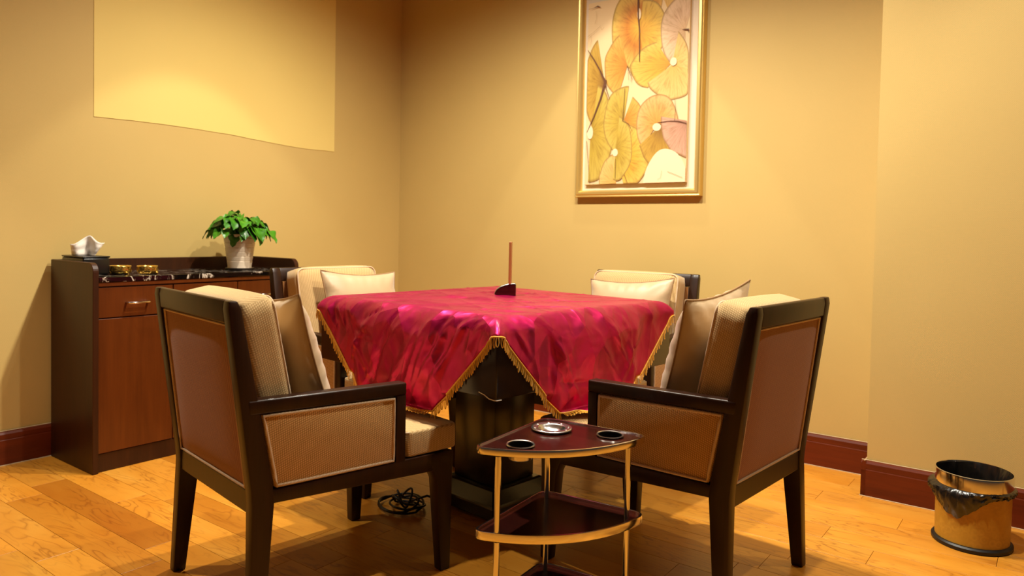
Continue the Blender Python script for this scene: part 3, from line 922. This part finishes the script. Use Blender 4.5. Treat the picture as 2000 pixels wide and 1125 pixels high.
# ------------------------------------------------------------------ tea trolley
TZ = .505
A_, B_, C_ = Vector((-1.178, 1.418)), Vector((-1.208, 1.782)), Vector((-.880, 1.812))   # left corner, back corner, right corner
def trolley_outline(inset=0):
    ctr = Vector((-1.06, 1.64))
    dAB = (B_-A_).normalized(); dBC = (C_-B_).normalized()
    pts = []
    def rc(P, d0, d1, r, n=6):   # rounded corner from direction d0 to d1
        a = P-d0*r; b = P+d1*r
        for i in range(n+1):
            t_ = i/n; pts.append(a*(1-t_)**2+P*2*t_*(1-t_)+b*t_*t_)
    # front arc from C to A as a quadratic curve bulging to the viewer
    mid = (A_+C_)/2; bul = (mid-B_).normalized()
    ctl = mid+bul*.150
    f0 = (ctl-C_).normalized(); f1 = (A_-ctl).normalized()
    rc(B_, dAB, dBC, .045)
    rc(C_, dBC, f0, .05)
    s_, e_ = C_+f0*.05, A_-f1*.035
    c2 = mid+bul*.146
    for i in range(1, 16):
        t_ = i/16; pts.append(s_*(1-t_)**2+c2*2*t_*(1-t_)+e_*t_*t_)
    rc(A_, f1, dAB, .035)
    ctr = sum(pts, Vector((0, 0)))/len(pts)
    return [((p-ctr)*(1-inset/.16)+ctr) for p in pts], ctr
out0, tctr = trolley_outline()
tro = thing('tea_trolley', 'small three-tier tea trolley with chrome rims and mahogany shelves', 'trolley', (tctr.x, tctr.y, 0))
L2 = lambda p: (p.x-tctr.x, p.y-tctr.y)
ashc = Vector((-1.120, 1.690)); cupL = Vector((-1.095, 1.510)); cupR = Vector((-.965, 1.742))
for zi, zt in enumerate((TZ, TZ-.218, TZ-.432)):
    inn, _ = trolley_outline(.004)
    if zi == 0:
        bm = bmesh.new(); loops = [[L2(p) for p in inn]]
        for c_, r_ in ((ashc, .044), (cupL, .0335), (cupR, .0335)):
            x_, y_ = L2(c_); loops.append([(x_+r_*math.cos(2*PI*k/32), y_+r_*math.sin(2*PI*k/32)) for k in range(32)])
        for z_ in (zt-.003, zt-.0165):
            es = []
            for lp in loops:
                vv = [bm.verts.new((*q, z_)) for q in lp]
                es += [bm.edges.new((vv[k], vv[(k+1) % len(vv)])) for k in range(len(vv))]
            bmesh.ops.triangle_fill(bm, use_beauty=True, use_dissolve=False, edges=es, normal=(0, 0, 1))
        bm.verts.ensure_lookup_table(); nv_ = len(bm.verts)//2; st_ = 0
        for lp in loops:
            for k in range(len(lp)):
                k2 = (k+1) % len(lp)
                bm.faces.new((bm.verts[st_+k], bm.verts[st_+k2], bm.verts[nv_+st_+k2], bm.verts[nv_+st_+k]))
            st_ += len(lp)
        sh = obj('shelf', bm, M['mahog'], tro)
    else:
        sh = obj('shelf', prism([L2(p) for p in inn], 2, zt-.0165, zt-.003, 0), M['mahog'], tro)
    bm = bmesh.new()
    lip = .0015 if zi == 0 else .005
    prof = [(0.0, -.019), (.0045, -.017), (.0060, -.009), (.0045, lip-.001), (.001, lip), (-.0015, lip-.001), (-.0015, -.019)]
    n_ = len(out0); rings = []
    for i, p in enumerate(out0):
        tg = (out0[(i+1) % n_]-out0[i-1]); nr = Vector((tg.y, -tg.x)).normalized()
        if nr.dot(p-tctr) < 0: nr = -nr
        rings.append([bm.verts.new((*L2(p+nr*(dx-.004)), zt+dz)) for dx, dz in prof])
    for i in range(n_):
        a, b = rings[i], rings[(i+1) % n_]
        for k in range(len(prof)): bm.faces.new((a[k], b[k], b[(k+1) % len(prof)], a[(k+1) % len(prof)]))
    obj('chrome_rim', bm, M['chrome'], sh, smooth=.7)
    if zi == 0:
        for c_ in (cupL, cupR):
            bm = bmesh.new(); lathe(bm, [(.034, -.001), (.0375, .0012), (.036, .0032), (.0325, .002), (.0318, -.003), (.0318, -.0325), (.030, -.0345), (.0, -.0345)], 36, *L2(c_))
            cu = obj('cup_holder', bm, M['steel'], sh, smooth=.8); cu.location.z = zt
            bm = bmesh.new(); lathe(bm, [(0, -.0335), (.0310, -.0335), (.0312, .0)], 30, *L2(c_)); ci = obj('liner', bm, M['holeblack'], cu, smooth=.8)
        bm = bmesh.new(); lathe(bm, [(.045, -.002), (.056, .001), (.0575, .003), (.056, .005), (.050, .0055), (.046, .004), (.040, .0048), (.037, .002), (.034, -.003), (.026, -.010), (.012, -.014), (0, -.0145)], 48, *L2(ashc))
        a_ = obj('ashtray', bm, M['steel'], sh, smooth=True); a_.location.z = zt
        for k in range(8):
            an = 2*PI*k/8
            bm = bmesh.new(); c_ = L2(ashc); lathe(bm, [(0, .0062), (.004, .0058), (.005, .004)], 8, c_[0]+.0475*math.cos(an), c_[1]+.0475*math.sin(an)); obj('rest', bm, M['chrome'], a_, smooth=True)
for P_ in (A_+Vector((.058, .032)), B_+Vector((.040, -.038)), C_+Vector((-.045, -.040))):
    x_, y_ = L2(P_)
    bm = bmesh.new()
    for z0, z1 in ((TZ-.0205, TZ-.218-.003), (TZ-.218-.0205, TZ-.432-.003)): tube(bm, [(x_, y_, z1), (x_, y_, z0)], .0078, 14)
    obj('post', bm, M['chrome'], tro, smooth=.7)
    bm = bmesh.new(); tube(bm, [(x_, y_, TZ-.4525), (x_, y_, .034)], .006, 10); obj('caster_stem', bm, M['chrome'], tro, smooth=.7)
    bm = bmesh.new(); tube(bm, [(x_-.009, y_, .021), (x_+.009, y_, .021)], .021, 18); obj('caster_wheel', bm, M['rubber'], tro, smooth=.7)

# ------------------------------------------------------------------ waste bin
BC = Vector((-.226, 3.0, 0))
wb = thing('waste_bin', 'ochre patterned waste bin with chrome rim, by the skirting board', 'waste bin', BC)
bm = bmesh.new(); lathe(bm, [(0, .001), (.120, .0), (.123, .004), (.123, .013), (.118, .018), (.112, .019), (0, .018)], 56); obj('base_ring', bm, M['rubber'], wb, smooth=.6)
bm = bmesh.new(); lathe(bm, [(.1125, .019), (.1135, .10), (.1140, .203), (.112, .203), (.111, .019)], 56); obj('drum', bm, M['paisley'], wb, smooth=.7)
bm = bmesh.new(); lathe(bm, [(.1165, .205), (.1185, .207), (.1185, .248), (.1175, .252), (.1150, .253), (.1140, .250), (.1140, .205)], 56); obj('rim', bm, M['chrome'], wb, smooth=.7)
# liner bag: inner sleeve and a skirt hanging outside below the rim
def bag_outer(a):
    # one flap hangs low in front, rising to both sides
    d = (math.degrees(a)-252+180) % 360-180
    k = math.exp(-(d/(34 if d < 0 else 30))**2)
    return .020+.062*k+.020*max(0, math.cos(math.radians(d+35)))+.006*noise.noise((a*6, 0, 3))
bm = bmesh.new(); NA = 180; R1 = []
for i in range(NA):
    a = 2*PI*i/NA; L = bag_outer(a); row = []
    for j in range(9):
        f = j/8
        lf = max(0, math.cos(a-math.radians(200)))
        bul = .004+(.005+.012*lf)*math.sin(PI*min(1, f*.9+.1))
        r_ = .1160+bul+.006*abs(noise.noise((a*5, f*2.5, 1)))+.005*noise.noise((a*13, f*5, 5))+.003*noise.noise((a*31, f*9, 8))
        r_ = max(.1165, r_)
        z_ = .2085-L*f+.004*noise.noise((a*9, f*2, 7))*f
        if j == 0: r_, z_ = .1150, .2075
        row.append(bm.verts.new((r_*math.cos(a), r_*math.sin(a), z_)))
    R1.append(row)
for i in range(NA):
    for j in range(8): bm.faces.new((R1[i][j], R1[(i+1) % NA][j], R1[(i+1) % NA][j+1], R1[i][j+1]))
bg = obj('bag_skirt', bm, M['bag'], wb, smooth=.9)
bm = bmesh.new(); R1 = []
for i in range(NA):
    a = 2*PI*i/NA; row = []
    for j in range(11):
        f = j/10
        back = max(0, math.cos(a-math.radians(40)))
        r_ = .1120-.030*back*f*(1-f)*3+.007*noise.noise((math.cos(a)*4, math.sin(a)*4, f*5))*(f > 0)+.004*noise.noise((a*9, f*6, 2))*(f > 0)
        r_ = min(.1130 if f < .2 else .1085, r_)
        z_ = .246+.008*back-.20*f
        row.append(bm.verts.new((r_*math.cos(a), r_*math.sin(a), z_)))
    R1.append(row)
for i in range(NA):
    for j in range(10): bm.faces.new((R1[i][j], R1[(i+1) % NA][j], R1[(i+1) % NA][j+1], R1[i][j+1]))
bm.faces.new([R1[i][10] for i in range(NA)])
obj('bag_inner', bm, M['bag'], wb, smooth=.9)

# ------------------------------------------------------------------ cable under the table
bm = bmesh.new(); rng = random.Random(9)
P0 = Vector((-1.955, 1.955, .006)); pts = []
for i in range(150):
    f = i/149; a = f*2*PI*5.3
    r_ = .050+.030*math.sin(a*.37)+.02*noise.noise((f*8, 0, 0))
    z_ = 0.0+.13*max(0, noise.noise((f*11, 3, 0)))+.035*f*(.5+.5*math.sin(a*.5))
    pts.append(P0+Vector((r_*math.cos(a)*1.3, r_*math.sin(a), z_)))
pts += [P0+Vector((.10, .02, .06)), P0+Vector((.10, .10, .02)), P0+Vector((.085, .17, .004))]
tube(bm, pts, .0042, 6)
obj('power_cable', bm, M['cable'], None, label='black power cable bundled on the floor beside the pedestal', cat='cable', smooth=True)

# ------------------------------------------------------------------ framed painting
FX0, FX1, FZ0, FZ1 = -2.208, -1.468, 1.247, 2.385
pic = thing('framed_painting', 'gold framed painting of yellow fan-shaped ginkgo leaves on the back wall', 'painting', ((FX0+FX1)/2, YB, FZ0))
off = Vector(((FX0+FX1)/2, YB, FZ0))
def ppart(name, bm, mat, parent=None, **kw):
    o = obj(name, bm, mat, parent or pic, **kw); o.data.transform(Matrix.Translation(-off)); return o
# moulding: (inset from outer edge, depth from wall)
MP = [(0, .001), (0, .030), (.004, .036), (.010, .034), (.016, .040), (.028, .040), (.036, .030), (.038, .022), (.038, .001)]
def mould(x0, x1, z0, z1, prof, sides):
    bm = bmesh.new()
    cs = []
    for d, dep in prof:
        cs.append([(x0+d, z0+d), (x1-d, z0+d), (x1-d, z1-d), (x0+d, z1-d)])
    a, b = [[bm.verts.new((c[k][0], YB-prof[i][1], c[k][1])) for i, c in enumerate(cs)] for k in (sides, (sides+1) % 4)]
    for i in range(len(prof)-1): bm.faces.new((a[i], b[i], b[i+1], a[i+1]))
    return bm
for k in range(4): ppart('frame_side', mould(FX0, FX1, FZ0, FZ1, MP, k), M['goldframe'], smooth=.5)
ppart('liner', bbox(FX0+.036, FX1-.036, YB-.012, YB-.002, FZ0+.036, FZ1-.036), M['linen'])
PX0, PX1, PZ0, PZ1 = -2.146, -1.548, 1.316, 2.312
cv = ppart('canvas', bbox(PX0, PX1, YB-.030, YB-.0125, PZ0, PZ1, .0015, 1), M['canvas'])
ppart('canvas_edge', bbox(PX0+.0008, PX1-.0008, YB-.0285, YB-.0128, PZ0-.0016, PZ0-.0002), M['goldframe2'], cv)
def px2c(X, Y):    # study coordinates -> canvas metres
    u = (X-(190-.019*Y))/(527-.004*Y); v = (965-Y)/952
    return PX0+(PX1-PX0)*u, PZ0+(PZ1-PZ0)*v
def clampc(p): return min(PX1-.002, max(PX0+.002, p[0])), min(PZ1-.002, max(PZ0+.002, p[1]))
layer = [0]
LC = {
    'y': m_leafpaint('leaf_yellow', rgb(199, 138, 34), rgb(210, 163, 51), rgb(219, 184, 84)),
    'o': m_leafpaint('leaf_orange', rgb(191, 119, 34), rgb(206, 147, 53), rgb(215, 169, 79)),
    'g': m_leafpaint('leaf_olive', rgb(163, 130, 37), rgb(186, 158, 56), rgb(199, 174, 79)),
    'b': m_leafpaint('leaf_ochre', rgb(120, 77, 25), rgb(176, 136, 44), rgb(191, 154, 61)),
    'm': m_leafpaint('leaf_mauve', rgb(208, 169, 120), rgb(210, 174, 135), rgb(215, 184, 144)),
    'p': m_leafpaint('leaf_plum', rgb(167, 119, 94), rgb(191, 145, 118), rgb(199, 156, 127)),
    't': m_leafpaint('leaf_tan', rgb(215, 169, 82), rgb(217, 176, 96), rgb(219, 185, 111)),
    'r': m_leafpaint('leaf_ring', rgb(219, 172, 51), rgb(191, 119, 30), rgb(219, 187, 89)),
    'e': m_leafpaint('leaf_peach', rgb(210, 143, 56), rgb(213, 158, 80), rgb(219, 174, 110)),
}
def fan(cx, cy, rx, ry, a0, a1, mat, scal=.03):
    rx *= 1.10; ry *= 1.06; a0 -= 8; a1 += 8
    layer[0] += 1
    yy = YB-.0302-.00022*layer[0]
    bm = bmesh.new(); uvl = bm.loops.layers.uv.new('fan')
    n = 28; c = bm.verts.new((*px2c(cx, cy), 0)); ring = []; inner = []
    for i in range(n+1):
        t_ = i/n; a = math.radians(a0+(a1-a0)*t_)
        k = 1+scal*math.sin(t_*19+cx)*.5+scal*noise.noise((t_*6, cx, cy))
        ring.append(px2c(cx+rx*k*math.cos(a), cy-ry*k*math.sin(a)))
        inner.append(px2c(cx+rx*.5*math.cos(a), cy-ry*.5*math.sin(a)))
    V0 = px2c(cx, cy)
    def mk(p): q = clampc(p); return bm.verts.new((q[0], yy, q[1]))
    q = clampc(V0); c.co = (q[0], yy, q[1])
    vi = [mk(p) for p in inner]; vo = [mk(p) for p in ring]
    def face(vs_, uvs):
        try: f = bm.faces.new(vs_)
        except ValueError: return
        for lp, uv in zip(f.loops, uvs): lp[uvl].uv = uv
    for i in range(n):
        t0, t1 = i/n, (i+1)/n
        face((c, vi[i], vi[i+1]), ((t0, 0), (t0, .5), (t1, .5)))
        face((vi[i], vo[i], vo[i+1], vi[i+1]), ((t0, .5), (t0, 1), (t1, 1), (t1, .5)))
    me = bpy.data.meshes.new('painted_leaf'); bm.to_mesh(me); bm.free()
    for p in me.polygons:
        if p.normal.y > 0: p.flip()
    me.materials.append(mat)
    o = bpy.data.objects.new('painted_leaf', me); col.objects.link(o); o.parent = cv
    me.transform(Matrix.Translation(-off))
def stroke(pts, w, mat='stroke', name='brush_stroke'):
    layer[0] += 1
    yy = YB-.0302-.00022*layer[0]
    P_ = [Vector(clampc(px2c(*p))) for p in pts]; bm = bmesh.new(); a, b = [], []
    for i, p in enumerate(P_):
        tg = (P_[min(i+1, len(P_)-1)]-P_[max(i-1, 0)]).normalized(); nr = Vector((-tg.y, tg.x))
        ww = (w[i] if isinstance(w, (list, tuple)) else w)*.00057
        a.append(bm.verts.new((*clampc(p+nr*ww), 0))); b.append(bm.verts.new((*clampc(p-nr*ww), 0)))
    for v in a+b: v.co = (v.co.x, yy, v.co.y)
    for i in range(len(P_)-1): bm.faces.new((a[i], a[i+1], b[i+1], b[i]))
    ppart(name, bm, M[mat], cv)
def blob(cx, cy, rx, ry, mat='cream'):
    layer[0] += 1
    yy = YB-.0302-.00022*layer[0]; bm = bmesh.new()
    bm.faces.new([bm.verts.new((q[0], yy, q[1])) for q in (clampc(px2c(cx+rx*math.cos(2*PI*k/20), cy+ry*math.sin(2*PI*k/20))) for k in range(20))])
    ppart('painted_highlight', bm, M[mat], cv)
fan(610, 130, 78, 180, -5, 120, LC['t'])
fan(515, 70, 58, 95, -60, 110, LC['o'])
blob(508, 42, 24, 28)
fan(470, 205, 125, 152, -90, 92, LC['y'])
fan(690, 232, 110, 168, 60, 262, LC['m'])
fan(466, 180, 136, 206, 88, 272, LC['r'])
fan(628, 388, 74, 160, -125, 60, LC['t'])
fan(620, 385, 185, 120, 118, 228, LC['y'])
fan(635, 385, 130, 165, 215, 330, LC['t'])
fan(403, 365, 112, 160, 118, 238, LC['o'])
fan(283, 450, 105, 240, 118, 250, LC['b'])
fan(205, 690, 112, 250, -88, 62, LC['g'])
fan(385, 645, 98, 168, 84, 258, LC['g'])
fan(384, 645, 95, 125, -58, 55, LC['o'])
fan(345, 962, 84, 145, 90, 181, LC['t'])
fan(365, 830, 136, 168, -75, 84, LC['y'])
fan(345, 780, 78, 158, -92, 70, LC['g'])
fan(555, 672, 96, 138, 2, 222, LC['e'])
fan(575, 680, 110, 205, 214, 300, LC['b'])
fan(700, 668, 114, 164, 178, 271, LC['p'])
blob(203, 690, 17, 36); blob(555, 688, 21, 19); blob(341, 803, 15, 20); blob(636, 376, 16, 20); blob(464, 115, 10, 28)
fan(600, 1010, 104, 200, 18, 165, M['cream'], .01)
stroke([(460, 0), (460, 120), (466, 200), (467, 300), (467, 355)], [9, 8, 5, 5, 3])
stroke([(190, 258), (225, 312), (258, 372), (286, 432), (292, 470)], [3, 6, 7, 11, 4])
stroke([(290, 425), (262, 520), (225, 610), (186, 690)], [12, 9, 7, 2])
stroke([(292, 470), (302, 500), (312, 528)], [4, 3, 1.5], 'stroke')
stroke([(560, 668), (610, 664), (660, 668), (700, 682)], [3, 4, 6, 5])
stroke([(678, 226), (712, 232), (716, 244)], [2, 9, 9])
stroke([(405, 368), (420, 410), (432, 440)], [3, 2, 1], 'stroke'); stroke([(408, 370), (412, 440)], 1.2); stroke([(428, 385), (424, 450)], 1.2)
stroke([(392, 480), (388, 560), (382, 645), (412, 660), (432, 700)], [2, 2, 3, 2, 1])
stroke([(345, 835), (343, 935)], 1.8); stroke([(186, 735), (196, 850), (205, 965)], [3, 2, 1.5])
stroke([(390, 915), (408, 960)], 2); stroke([(645, 560), (648, 610), (643, 665)], 1.5)
stroke([(195, 45), (222, 44), (245, 38), (262, 46)], [1, 1.5, 6, 2], 'stroke', 'twig'); stroke([(236, 60), (240, 95), (230, 128)], .9, 'ink', 'twig')
stroke([(190, 188), (230, 165), (262, 142)], 1.2, 'ink', 'twig'); stroke([(262, 150), (270, 164), (282, 152)], 1.2, 'ink', 'twig'); stroke([(208, 185), (212, 210), (204, 245)], .9, 'ink', 'twig')
stroke([(560, 948), (577, 940), (582, 905)], 1.0, 'ink', 'twig'); stroke([(610, 910), (645, 925), (682, 942)], 1.4, 'ink', 'twig')
